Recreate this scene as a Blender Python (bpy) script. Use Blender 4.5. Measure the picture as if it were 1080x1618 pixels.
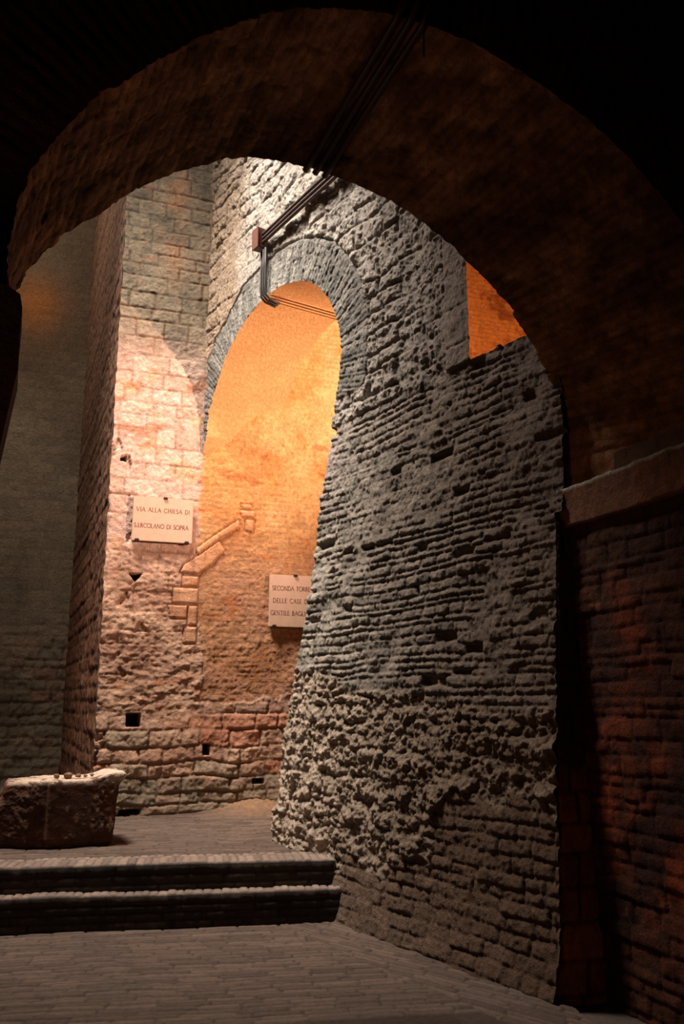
import bpy, math, random
import numpy as np

for o in list(bpy.data.objects):
    bpy.data.objects.remove(o)
S = bpy.context.scene
COL = S.collection

# ------------------------------------------------------------------ camera
PITCH = math.atan((1110 - 809) / 1370.0)
YAW = math.radians(20.340745)
cam = bpy.data.cameras.new('camera')
cam.sensor_fit = 'VERTICAL'
cam.sensor_height = 36.0
cam.lens = 36.0 * 1370.0 / 1618.0
cam.clip_end = 200
co = bpy.data.objects.new('camera', cam)
COL.objects.link(co)
co.location = (0, 0, 1.6)
co.rotation_euler = (math.pi / 2 + PITCH, 0, -YAW)
S.camera = co

# ------------------------------------------------------------------ view, world, lights
S.view_settings.view_transform = 'Standard'
S.view_settings.look = 'None'
S.view_settings.exposure = 0.0
S.view_settings.gamma = 1.0
S.view_settings.use_curve_mapping = False

w = bpy.data.worlds.new('sky')
S.world = w
w.use_nodes = True
bg = w.node_tree.nodes['Background']
bg.inputs['Color'].default_value = (0.80, 0.74, 0.66, 1)
bg.inputs['Strength'].default_value = 0.06


def aim(o, target):
    from mathutils import Vector
    d = Vector(target) - o.location
    o.rotation_euler = d.to_track_quat('-Z', 'Y').to_euler()


def area(name, loc, target, sx, sy, power, color):
    l = bpy.data.lights.new(name, 'AREA')
    l.shape = 'RECTANGLE'
    l.size = sx
    l.size_y = sy
    l.energy = power
    l.color = color
    o = bpy.data.objects.new(name, l)
    COL.objects.link(o)
    o.location = loc
    aim(o, target)
    return o


# daylight falling into the open court between the big arch and the tower wall
court = area('court_daylight', (-0.5, 7.5, 10.6), (2.3, 8.6, 2.2), 1.4, 1.8, 260, (1.0, 0.88, 0.77))
court.data.spread = math.radians(62)
area('court_sky', (-0.4, 7.4, 10.7), (2.3, 7.6, 4.5), 1.6, 2.2, 70, (0.96, 0.92, 0.94)).data.spread = math.radians(125)
area('side_fill', (-1.6, 11.6, 10.8), (-0.3, 14.0, 2.0), 1.2, 1.2, 170, (1.0, 0.88, 0.76))  # added fill to brighten the far passage wall


def spot(name, loc, target, power, color, size, blend, radius):
    l = bpy.data.lights.new(name, 'SPOT')
    l.energy = power
    l.color = color
    l.spot_size = math.radians(size)
    l.spot_blend = blend
    l.shadow_soft_size = radius
    o = bpy.data.objects.new(name, l)
    COL.objects.link(o)
    o.location = loc
    aim(o, target)
    return o


# warm floodlight in the street behind the pierced wall
spot('street_floodlight', (6.35, 4.8, 4.35), (1.8, 9.9, 6.2), 4000, (1.0, 0.65, 0.48), 70, 1.0, 0.05)
spot('window_wall_fill', (6.6, 6.6, 5.2), (6.1, 9.9, 7.0), 380, (1.0, 0.58, 0.30), 110, 1.0, 0.1)  # added spot that brightens the wall seen through the window
# weak warm fill added out of view, for the arch underside and right pier
area('passage_fill', (-1.55, 2.6, 1.3), (2.6, 4.0, 4.0), 0.5, 0.5, 9, (1.0, 0.52, 0.28))


# ------------------------------------------------------------------ numpy noise
_rs = np.random.RandomState(7)
_T = _rs.rand(512, 512)


def vn(x, y, seed=0):
    x = x + seed * 17.31
    y = y + seed * 9.17
    xi = np.floor(x).astype(np.int64)
    yi = np.floor(y).astype(np.int64)
    fx = x - xi
    fy = y - yi
    fx = fx * fx * (3 - 2 * fx)
    fy = fy * fy * (3 - 2 * fy)
    a = _T[xi & 511, yi & 511]
    b = _T[(xi + 1) & 511, yi & 511]
    c = _T[xi & 511, (yi + 1) & 511]
    d = _T[(xi + 1) & 511, (yi + 1) & 511]
    return (a * (1 - fx) + b * fx) * (1 - fy) + (c * (1 - fx) + d * fx) * fy


def fbm(x, y, f=1.0, octv=4, seed=0, gain=0.5):
    s = 0
    a = 1.0
    t = 0
    for i in range(octv):
        s = s + a * (vn(x * f, y * f, seed + i * 3) - 0.5)
        t += a
        a *= gain
        f *= 2.03
    return s / t * 2.0


def sm(a, b, x):
    t = np.clip((x - a) / (b - a), 0, 1)
    return t * t * (3 - 2 * t)


def ridged(x, y, f, octv, seed, gain=0.55):
    s = 0
    a = 1.0
    t = 0
    for i in range(octv):
        s = s + a * (1 - np.abs(vn(x * f, y * f, seed + i * 3) - 0.5) * 4)
        t += a
        a *= gain
        f *= 2.07
    return s / t


def masonry(u, v, ch, bw, mort, seed, warp=0.0, wf=2.0, wmix=0.6, rnd=2.0):
    """irregular coursed masonry: returns profile 0..1 (0 in the joint) and three random values per stone"""
    rs = np.random.RandomState(seed)
    if warp:
        u = u + warp * fbm(u, v, wf, 3, seed + 1)
        v = v + warp * wmix * fbm(u, v, wf, 3, seed + 5)
    v0 = -2.0
    hs = rs.uniform(ch[0], ch[1], int(18 / ch[0]))
    cv = v0 + np.concatenate([[0], np.cumsum(hs)])
    r = np.clip(np.searchsorted(cv, v) - 1, 0, len(cv) - 2)
    n = int(24 / bw[0])
    ws = rs.uniform(bw[0], bw[1], (len(cv), n))
    cu = np.concatenate([np.zeros((len(cv), 1)), np.cumsum(ws, 1)], 1)
    cu += rs.uniform(-bw[1], 0, (len(cv), 1)) - 6.0
    BIG = 1000.0
    flat = (cu + np.arange(len(cv))[:, None] * BIG).ravel()
    uq = np.clip(u, -5.5, 12)
    k = np.searchsorted(flat, uq + r * BIG) - 1
    kc = k - r * (n + 1)
    kc = np.clip(kc, 0, n - 1)
    du = np.minimum(uq - cu[r, kc], cu[r, kc + 1] - uq)
    dv = np.minimum(v - cv[r], cv[r + 1] - v)
    # rounded corners
    q = mort * rnd
    ex = np.clip(1 - (du - mort * .35) / q, 0, 1)
    ey = np.clip(1 - (dv - mort * .35) / q, 0, 1)
    e = 1 - np.clip(np.sqrt(ex * ex + ey * ey), 0, 1)
    e = np.sqrt(np.clip(e, 0, 1))
    R = rs.rand(3, len(cv), n + 1)
    return e, R[0][r, kc], R[1][r, kc], R[2][r, kc]


def lin(r, g, b):
    def f(c):
        c = c / 255.0
        return c / 12.92 if c <= 0.04045 else ((c + 0.055) / 1.055) ** 2.4
    return np.array([f(r), f(g), f(b)])


def mix(a, b, t):
    t = np.asarray(t)[..., None]
    return a * (1 - t) + b * t


def poly_sd(u, v, pts, closed=True):
    """signed distance to a polygon (negative inside)"""
    P = np.array(pts, float)
    Q = np.roll(P, -1, 0)
    if not closed:
        P, Q = P[:-1], Q[:-1]
    best = np.full(u.shape, 1e9)
    arc = np.zeros(u.shape)
    ins = np.zeros(u.shape, bool)
    acc = 0.0
    gx = np.zeros(u.shape)
    gy = np.zeros(u.shape)
    for (x0, y0), (x1, y1) in zip(P, Q):
        ex, ey = x1 - x0, y1 - y0
        L2 = ex * ex + ey * ey + 1e-12
        t = np.clip(((u - x0) * ex + (v - y0) * ey) / L2, 0, 1)
        dx = u - (x0 + t * ex)
        dy = v - (y0 + t * ey)
        d = np.hypot(dx, dy)
        m = d < best
        best = np.where(m, d, best)
        arc = np.where(m, acc + t * math.sqrt(L2), arc)
        gx = np.where(m, dx, gx)
        gy = np.where(m, dy, gy)
        acc += math.sqrt(L2)
        if closed:
            c = ((y0 > v) != (y1 > v)) & (u < (x1 - x0) * (v - y0) / (y1 - y0 + 1e-12) + x0)
            ins ^= c
    sd = np.where(ins, -best, best) if closed else best
    return sd, arc, gx, gy


def catmull(pts, n=6):
    P = [pts[0]] + list(pts) + [pts[-1]]
    out = []
    for i in range(1, len(P) - 2):
        p0, p1, p2, p3 = [np.array(P[j], float) for j in (i - 1, i, i + 1, i + 2)]
        for k in range(n):
            t = k / n
            out.append(0.5 * ((2 * p1) + (-p0 + p2) * t + (2 * p0 - 5 * p1 + 4 * p2 - p3) * t * t
                              + (-p0 + 3 * p1 - 3 * p2 + p3) * t ** 3))
    out.append(np.array(pts[-1], float))
    return np.array(out)


# ------------------------------------------------------------------ materials
def stone_mat(name, rough=0.92, bump=0.5, s1=28.0, s2=110.0, var=0.28):
    m = bpy.data.materials.new(name)
    m.use_nodes = True
    nt = m.node_tree
    N, Lk = nt.nodes, nt.links
    b = N['Principled BSDF']
    b.inputs['Roughness'].default_value = rough
    b.inputs['Specular IOR Level'].default_value = 0.2
    at = N.new('ShaderNodeAttribute')
    at.attribute_name = 'albedo'
    tc = N.new('ShaderNodeTexCoord')
    n1 = N.new('ShaderNodeTexNoise')
    n1.inputs['Scale'].default_value = s1
    n1.inputs['Detail'].default_value = 8
    n1.inputs['Roughness'].default_value = 0.72
    Lk.new(tc.outputs['Object'], n1.inputs['Vector'])
    n2 = N.new('ShaderNodeTexNoise')
    n2.inputs['Scale'].default_value = s2
    n2.inputs['Detail'].default_value = 4
    Lk.new(tc.outputs['Object'], n2.inputs['Vector'])
    mr = N.new('ShaderNodeMapRange')
    mr.inputs['From Min'].default_value = 0.3
    mr.inputs['From Max'].default_value = 0.7
    mr.inputs['To Min'].default_value = 1 - var
    mr.inputs['To Max'].default_value = 1 + var
    Lk.new(n1.outputs['Fac'], mr.inputs['Value'])
    mx = N.new('ShaderNodeVectorMath')
    mx.operation = 'SCALE'
    Lk.new(at.outputs['Color'], mx.inputs[0])
    Lk.new(mr.outputs['Result'], mx.inputs['Scale'])
    Lk.new(mx.outputs['Vector'], b.inputs['Base Color'])
    ad = N.new('ShaderNodeMath')
    ad.operation = 'MULTIPLY_ADD'
    Lk.new(n2.outputs['Fac'], ad.inputs[0])
    ad.inputs[1].default_value = 0.4
    Lk.new(n1.outputs['Fac'], ad.inputs[2])
    bp = N.new('ShaderNodeBump')
    bp.inputs['Strength'].default_value = bump
    bp.inputs['Distance'].default_value = 0.03
    Lk.new(ad.outputs[0], bp.inputs['Height'])
    Lk.new(bp.outputs['Normal'], b.inputs['Normal'])
    return m


def plain_mat(name, rgb, rough=0.6, metal=0.0, bump=0.0, scale=40, var=0.15):
    m = bpy.data.materials.new(name)
    m.use_nodes = True
    nt = m.node_tree
    N, Lk = nt.nodes, nt.links
    b = N['Principled BSDF']
    b.inputs['Roughness'].default_value = rough
    b.inputs['Metallic'].default_value = metal
    tc = N.new('ShaderNodeTexCoord')
    n1 = N.new('ShaderNodeTexNoise')
    n1.inputs['Scale'].default_value = scale
    n1.inputs['Detail'].default_value = 5
    Lk.new(tc.outputs['Object'], n1.inputs['Vector'])
    cr = N.new('ShaderNodeValToRGB')
    cr.color_ramp.elements[0].position = 0.3
    cr.color_ramp.elements[1].position = 0.7
    cr.color_ramp.elements[0].color = (*(np.array(rgb) * (1 - var)), 1)
    cr.color_ramp.elements[1].color = (*np.clip(np.array(rgb) * (1 + var), 0, 1), 1)
    Lk.new(n1.outputs['Fac'], cr.inputs['Fac'])
    Lk.new(cr.outputs['Color'], b.inputs['Base Color'])
    if bump:
        bp = N.new('ShaderNodeBump')
        bp.inputs['Strength'].default_value = bump
        bp.inputs['Distance'].default_value = 0.01
        Lk.new(n1.outputs['Fac'], bp.inputs['Height'])
        Lk.new(bp.outputs['Normal'], b.inputs['Normal'])
    return m


M_STONE = stone_mat('grey_rubble_stone', bump=1.0, s1=34, s2=130, var=.36)
M_ASHLAR = stone_mat('pale_pink_ashlar', bump=0.7, s1=26, s2=110, var=.26)
M_BRICK = stone_mat('dark_brick', bump=0.8, s1=14, s2=60, var=0.45)
M_FLOOR = stone_mat('worn_brick_paving', rough=0.8, bump=0.3, s1=30, s2=90)
M_BLOCK = stone_mat('weathered_block_stone', bump=0.7, s1=16, s2=70, var=0.35)


# ------------------------------------------------------------------ mesh helpers
def mesh_np(name, V, F, mat, colr=None, parent=None, smooth=True):
    me = bpy.data.meshes.new(name)
    V = np.ascontiguousarray(V, dtype=np.float32)
    F = np.ascontiguousarray(F, dtype=np.int32)
    k = F.shape[1]
    me.vertices.add(len(V))
    me.vertices.foreach_set('co', V.ravel())
    me.loops.add(F.size)
    me.loops.foreach_set('vertex_index', F.ravel())
    me.polygons.add(len(F))
    me.polygons.foreach_set('loop_start', np.arange(0, F.size, k, dtype=np.int32))
    me.polygons.foreach_set('loop_total', np.full(len(F), k, dtype=np.int32))
    me.update(calc_edges=True)
    me.polygons.foreach_set('use_smooth', np.full(len(F), smooth, dtype=bool))
    if colr is not None:
        c = np.ones((len(V), 4), dtype=np.float32)
        c[:, :3] = np.clip(colr, 0, 1)
        a = me.color_attributes.new('albedo', 'FLOAT_COLOR', 'POINT')
        a.data.foreach_set('color', c.ravel())
    me.materials.append(mat)
    me.validate()
    o = bpy.data.objects.new(name, me)
    COL.objects.link(o)
    if parent:
        o.parent = parent
    return o


def grid_faces(ny, nx, flip=False):
    i = np.arange(ny * nx).reshape(ny, nx)
    F = np.stack([i[:-1, :-1], i[:-1, 1:], i[1:, 1:], i[1:, :-1]], -1).reshape(-1, 4)
    return F[:, ::-1] if flip else F


def grid_obj(name, P, C, mat, keep=None, flip=False, parent=None):
    ny, nx = P.shape[:2]
    F = grid_faces(ny, nx, flip)
    V = P.reshape(-1, 3)
    Cc = C.reshape(-1, 3)
    if keep is not None:
        F = F[keep.ravel()]
        used = np.unique(F)
        mp = np.full(len(V), -1)
        mp[used] = np.arange(len(used))
        F = mp[F]
        V = V[used]
        Cc = Cc[used]
    return mesh_np(name, V, F, mat, Cc, parent), V, F, Cc


def boundary_edges(F):
    E = np.concatenate([F[:, [0, 1]], F[:, [1, 2]], F[:, [2, 3]], F[:, [3, 0]]])
    key = np.sort(E, 1)
    kk = key[:, 0].astype(np.int64) * 10000000 + key[:, 1]
    u, idx, cnt = np.unique(kk, return_index=True, return_counts=True)
    return E[idx[cnt == 1]]


def extrude_edges(name, V, E, vec, mat, colr, steps=1, parent=None, disp=0.0):
    used = np.unique(E)
    mp = np.full(len(V), -1)
    mp[used] = np.arange(len(used))
    E = mp[E]
    base = V[used]
    n = len(base)
    vec = np.asarray(vec)
    if vec.ndim == 2:
        vec = vec[used]
    rows = [base + vec * (k / steps) for k in range(steps + 1)]
    VV = np.concatenate(rows)
    FF = []
    for k in range(steps):
        a = E + k * n
        b = E + (k + 1) * n
        FF.append(np.stack([a[:, 1], a[:, 0], b[:, 0], b[:, 1]], 1))
    FF = np.concatenate(FF)
    cc = np.tile(np.asarray(colr), (len(VV), 1)) * (1 + .15 * fbm(VV[:, 1] * 1 + VV[:, 0], VV[:, 2], 5, 4, 3))[:, None]
    return mesh_np(name, VV, FF, mat, cc, parent, smooth=True)


def struct(o):
    o['kind'] = 'structure'
    return o


def box_np(name, lo, hi, mat, colr, parent=None, kind=None, top=None):
    x0, y0, z0 = lo
    x1, y1, z1 = hi
    V = np.array([(x0, y0, z0), (x1, y0, z0), (x1, y1, z0), (x0, y1, z0), (x0, y0, z1), (x1, y0, z1), (x1, y1, z1), (x0, y1, z1)])
    F = np.array([(0, 3, 2, 1), (4, 5, 6, 7), (0, 1, 5, 4), (1, 2, 6, 5), (2, 3, 7, 6), (3, 0, 4, 7)])
    o = mesh_np(name, V, F, mat, np.tile(colr, (8, 1)), parent, smooth=False)
    if kind:
        o['kind'] = kind
    return o


# =================================================================== SETTING
ZF = 0.417          # landing level
ZM = 0.235          # tread of the lower step
YA = 9.9            # face of the tower wall
# right wall frame: origin at the corner with the tower wall, runs towards the camera
C0 = np.array([1.925, 9.9, 0.0])
DR = np.array([0.22084183, -0.97530964, 0.0])
NR = np.array([0.97530964, 0.22084183, 0.0])   # away from the court


def batter(z):
    return -0.24 * np.clip(1 - z / 4.2, 0, 1) ** 1.2


# ---- outline of the tall opening in the right wall (s, z)
ARCH = [(0.062, 4.70), (0.131, 5.03), (0.323, 5.31), (0.596, 5.575), (0.96, 5.765), (1.339, 5.865), (1.768, 5.885),
        (2.169, 5.79), (2.421, 5.678), (2.661, 5.481), (2.832, 5.267), (2.943, 5.044), (2.992, 4.836), (2.975, 4.596),
        (2.90, 4.255), (2.85, 3.963), (2.795, 3.675), (2.72, 3.335), (2.665, 3.052), (2.63, 2.765), (2.595, 2.511),
        (2.55, 2.30), (2.49, 2.04), (2.415, 1.765), (2.345, 1.436), (2.275, 1.162), (2.215, 0.784), (2.18, 0.55),
        (2.172, 0.2)]
ARC = catmull(ARCH, 5)
OPEN = [(-0.6, -0.3), (-0.6, 4.4), (0.0, 4.5)] + [tuple(p) for p in ARC] + [(2.172, -0.3)]


def build_wall_right():
    du = 0.0095
    s = np.arange(-0.06, 5.61, du)
    z = np.arange(-0.06, 9.1, du)
    U, Z = np.meshgrid(s, z)
    sd, arc, gx, gy = poly_sd(U, Z, OPEN)
    # openings: arch, and the window at the near end
    wu, wz = 4.76, 4.05
    wob = 0.012 * fbm(U, Z, 6, 2, 70)
    dwin = np.minimum(U - wu, Z - wz + wob)       # >0 inside the window
    inside = (sd < 0)
    winv = dwin > 0
    # snap to outline: vertices inside within one cell
    jag = 0.012 * (vn(arc * 14, arc * 0, 5) - .5)
    near = inside & (sd > -du * 1.5)
    U2 = np.where(near, U - gx, U)
    Z2 = np.where(near, Z - gy, Z)
    near2 = winv & (dwin < du * 1.2)
    U2 = np.where(near2 & ((U - wu) < du * 1.2), wu, U2)
    Z2 = np.where(near2 & ((Z - wz) < du * 1.2), wz, Z2)
    bad = (inside | winv)
    b4 = bad[:-1, :-1].astype(int) + bad[1:, :-1] + bad[:-1, 1:] + bad[1:, 1:]
    keep = b4 < 4
    far_in = inside & (sd < -du * 1.5)
    f4 = far_in[:-1, :-1] | far_in[1:, :-1] | far_in[:-1, 1:] | far_in[1:, 1:]
    keep &= ~f4
    keep &= ~((U[:-1, :-1] > 5.545) & (Z[:-1, :-1] < 2.75))
    U, Z = U2, Z2
    # ---- masonry zones
    n_big = fbm(U, Z, 1.3, 4, 11)
    n_mid = fbm(U, Z, 5, 5, 12)
    n_fin = fbm(U, Z, 17, 4, 13, 0.65)
    rough = fbm(U, Z, 9, 5, 14, 0.7)
    eA, a1, a2, a3 = masonry(U, Z, (0.11, 0.24), (0.18, 0.48), 0.014, 21, 0.09, 2.2)       # rough blocks, top
    eB, b1, b2, b3 = masonry(U, Z, (0.040, 0.085), (0.10, 0.28), 0.009, 22, 0.035, 1.8, 0.9)       # thin bricks, middle
    eC, c1, c2, c3 = masonry(U, Z, (0.06, 0.15), (0.08, 0.30), 0.014, 23, 0.08, 3.6, 0.8)       # eroded rubble, bottom
    eD, d1, d2, d3 = masonry(U, Z, (0.06, 0.10), (0.12, 0.30), 0.010, 24, 0.05, 2.4)      # brick plinth
    jit = 0.16 * n_big
    grit = fbm(U, Z, 34, 2, 15, 0.7)
    pit = ridged(U, Z, 13, 3, 16)
    jd = sm(-.35, .25, fbm(U, Z, 2.6, 3, 17))          # joints fade where the mortar is flush
    cr = ridged(U * .8, Z, 3.2, 3, 18)
    wA = sm(-0.03, 0.03, Z - 4.03 + 0.5 * jit * (U < 4.4) + 0.25 * (U < 3.6) * (U > 3.0) * 0)
    wC = sm(-0.05, 0.05, 1.85 + jit * 1.5 - Z - 0.10 * (U - 2.2))
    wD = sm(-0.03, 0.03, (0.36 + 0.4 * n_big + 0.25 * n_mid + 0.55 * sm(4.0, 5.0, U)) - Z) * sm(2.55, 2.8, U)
    hA = eA * (.010 + 0.018 * jd) + (a1 - .5) * 0.024 + rough * 0.034 + n_mid * .016 + pit * .010
    hB = eB * (.003 + 0.014 * jd) + (b1 - .5) * 0.009 + rough * 0.015 + n_mid * 0.022 + pit * .005
    hC = eC * (.004 + 0.018 * jd) + (c1 - .5) * 0.020 + rough * 0.026 + n_mid * 0.026 + pit * .007 + n_fin * .020 + grit * .007
    hD = eD * (.005 + 0.009 * jd) + (d1 - .5) * 0.012 + rough * 0.008
    h = hB * (1 - wA) + hA * wA
    h = h * (1 - wC) + hC * wC
    h = h * (1 - wD) + hD * wD
    e = (eB * (1 - wA) + eA * wA) * (1 - wC) + eC * wC
    e = e * (1 - wD) + eD * wD
    idr = (b2 * (1 - wA) + a2 * wA) * (1 - wC) + c2 * wC
    # missing bricks
    miss = (b3 > 0.975) & (wA < .5) & (wC < .5)
    h = np.where(miss, h - 0.05 * eB, h)
    # smooth rendered band along the top right of the ring
    pl = sm(0.10, 0.45, fbm(U, Z, 0.9, 3, 31) + 0.35 * np.exp(-((U - 2.9) / .5) ** 2) * (Z > 4.2))
    h = np.where(wA > .5, h * (1 - .6 * pl) + .012 * pl, h)
    # dressed stones at the window jamb
    jamb = sm(4.46, 4.50, U) * (Z > 4.05)
    ej, j1, j2, j3 = masonry(U - 4.48, Z, (0.26, 0.34), (0.4, 0.41), 0.008, 25)
    h = h * (1 - jamb) + (0.03 + ej * .008 + rough * .004) * jamb
    # ---- ring of radial bricks round the opening
    sdr, arcr, _, _ = poly_sd(U, Z, [tuple(p) for p in ARC], closed=False)
    rw = 0.44 + 0.02 * n_mid
    ring = (sdr < rw) & (Z > 4.40 - (U > 1.5) * 0.1) & (sd > -0.02)
    ev, v1, v2, v3 = masonry(sdr * 1.0, arcr, (0.036, 0.062), (0.20, 0.45), 0.006, 26, 0.015, 3.0)
    hr = 0.010 + ev * 0.010 + (v1 - .5) * 0.010 + n_fin * 0.006
    crack = np.exp(-((sdr - rw) / 0.014) ** 2) * (Z > 4.3) * (sd > 0)
    h = np.where(ring, hr, h) - 0.03 * crack
    h = h + n_big * 0.035 + n_fin * 0.008 + grit * .006
    # edge of the opening stays crisp
    # base spreads a little over the paving
    h = h + 0.05 * np.clip(1 - (Z - 0.0) / 0.5, 0, 1) ** 2 * (U > 2.6)
    off = batter(Z) - h
    P = C0 + U[..., None] * DR + off[..., None] * NR
    P[..., 2] = Z
    # ---- stone colour, with shade painted in at the near end and foot
    g1 = lin(150, 143, 132)
    g2 = lin(194, 182, 167)
    pk = lin(198, 180, 174)
    base = mix(mix(g1, g2, idr), pk, sm(.2, .6, fbm(U, Z, 0.8, 3, 41)) * .6)
    base = mix(base, lin(208, 184, 160), (wC * .7))
    base = mix(base, lin(198, 190, 180), wA * .5)
    base = mix(base, lin(158, 134, 110), sm(1.25, .55, U + .25 * n_mid) * .75 * (Z > 4.5))
    base = mix(base, mix(lin(112, 94, 80), lin(140, 116, 98), d2), wD * .85)  # plinth brick darkened to carry the shade near the ground
    base = np.where((ring)[..., None], mix(lin(112, 110, 104), lin(160, 155, 146), v2), base)
    # warm stains beside the corner with the tower
    base = mix(base, lin(190, 164, 138), sm(1.3, 0.1, U) * .5 * (Z > 4.5) * (~ring))
    # light falloff towards the passage, painted into the brick colour
    near_shade = sm(2.6, 5.0, U + .7 * n_big)
    base = base * (1 - 0.58 * near_shade)[..., None]
    base = mix(base, lin(120, 84, 60), near_shade * .35)
    joint = np.clip(1 - e, 0, 1)
    joint = np.where(ring, np.clip(1 - ev, 0, 1), joint)
    base = base * (1 - 0.35 * joint * (.3 + .7 * jd))[..., None]
    base = base * (1 + 0.22 * n_fin + .22 * grit + .12 * n_mid)[..., None]
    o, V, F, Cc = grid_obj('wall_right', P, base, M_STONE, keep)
    struct(o)
    # thickness: reveals of arch and window
    E = boundary_edges(F)
    mid = (V[E[:, 0]] + V[E[:, 1]]) / 2
    ms = (mid - C0) @ DR
    mz = mid[:, 2]
    sdm = poly_sd(ms, mz, OPEN)[0]
    ia = (np.abs(sdm) < 0.05) & (mz > 0.0)
    iw = ((np.abs(ms - wu) < .05) & (mz > wz - .05)) | ((np.abs(mz - wz) < .05) & (ms > wu - .05))
    sv = (V - C0) @ DR
    vec = NR * 0.95 + DR * (0.62 * sm(1.7, 3.0, sv))[:, None]
    extrude_edges('arch_reveal', V, E[ia], vec, M_ASHLAR, lin(216, 164, 108), 8, parent=o)
    extrude_edges('window_reveal', V, E[iw], NR * 0.45 - DR * 0.60, M_STONE, lin(150, 130, 110), 4, parent=o)
    # far side of the wall, coarse
    du = 0.09
    s = np.arange(-0.4, 5.75, du)
    z = np.arange(-0.06, 11.2, du)
    U, Z = np.meshgrid(s, z)
    sd = poly_sd(U, Z, OPEN)[0]
    Us = U - .62 * sm(1.7, 3.6, U)
    bad = (poly_sd(Us, Z, OPEN)[0] < 0.14) | ((U > wu - .58) & (Z > wz + .02) & (Z < 7))
    b4 = bad[:-1, :-1] & bad[1:, :-1] & bad[:-1, 1:] & bad[1:, 1:]
    P = C0 + U[..., None] * DR + (0.93 - .5 * sm(3.5, 4.1, U))[..., None] * NR
    P[..., 2] = Z
    C = np.tile(lin(170, 150, 130), U.shape + (1,))
    grid_obj('far_face', P, C, M_STONE, ~b4, flip=True, parent=o)
    # upper part above what the arch shows
    s = np.arange(-0.06, 5.75, 0.1)
    z = np.arange(9.0, 11.3, 0.1)
    U, Z = np.meshgrid(s, z)
    P = C0 + U[..., None] * DR
    P[..., 2] = Z
    grid_obj('upper_face', P, np.tile(lin(150, 142, 132), U.shape + (1,)), M_STONE, parent=o)
    return o


build_wall_right()


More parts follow.
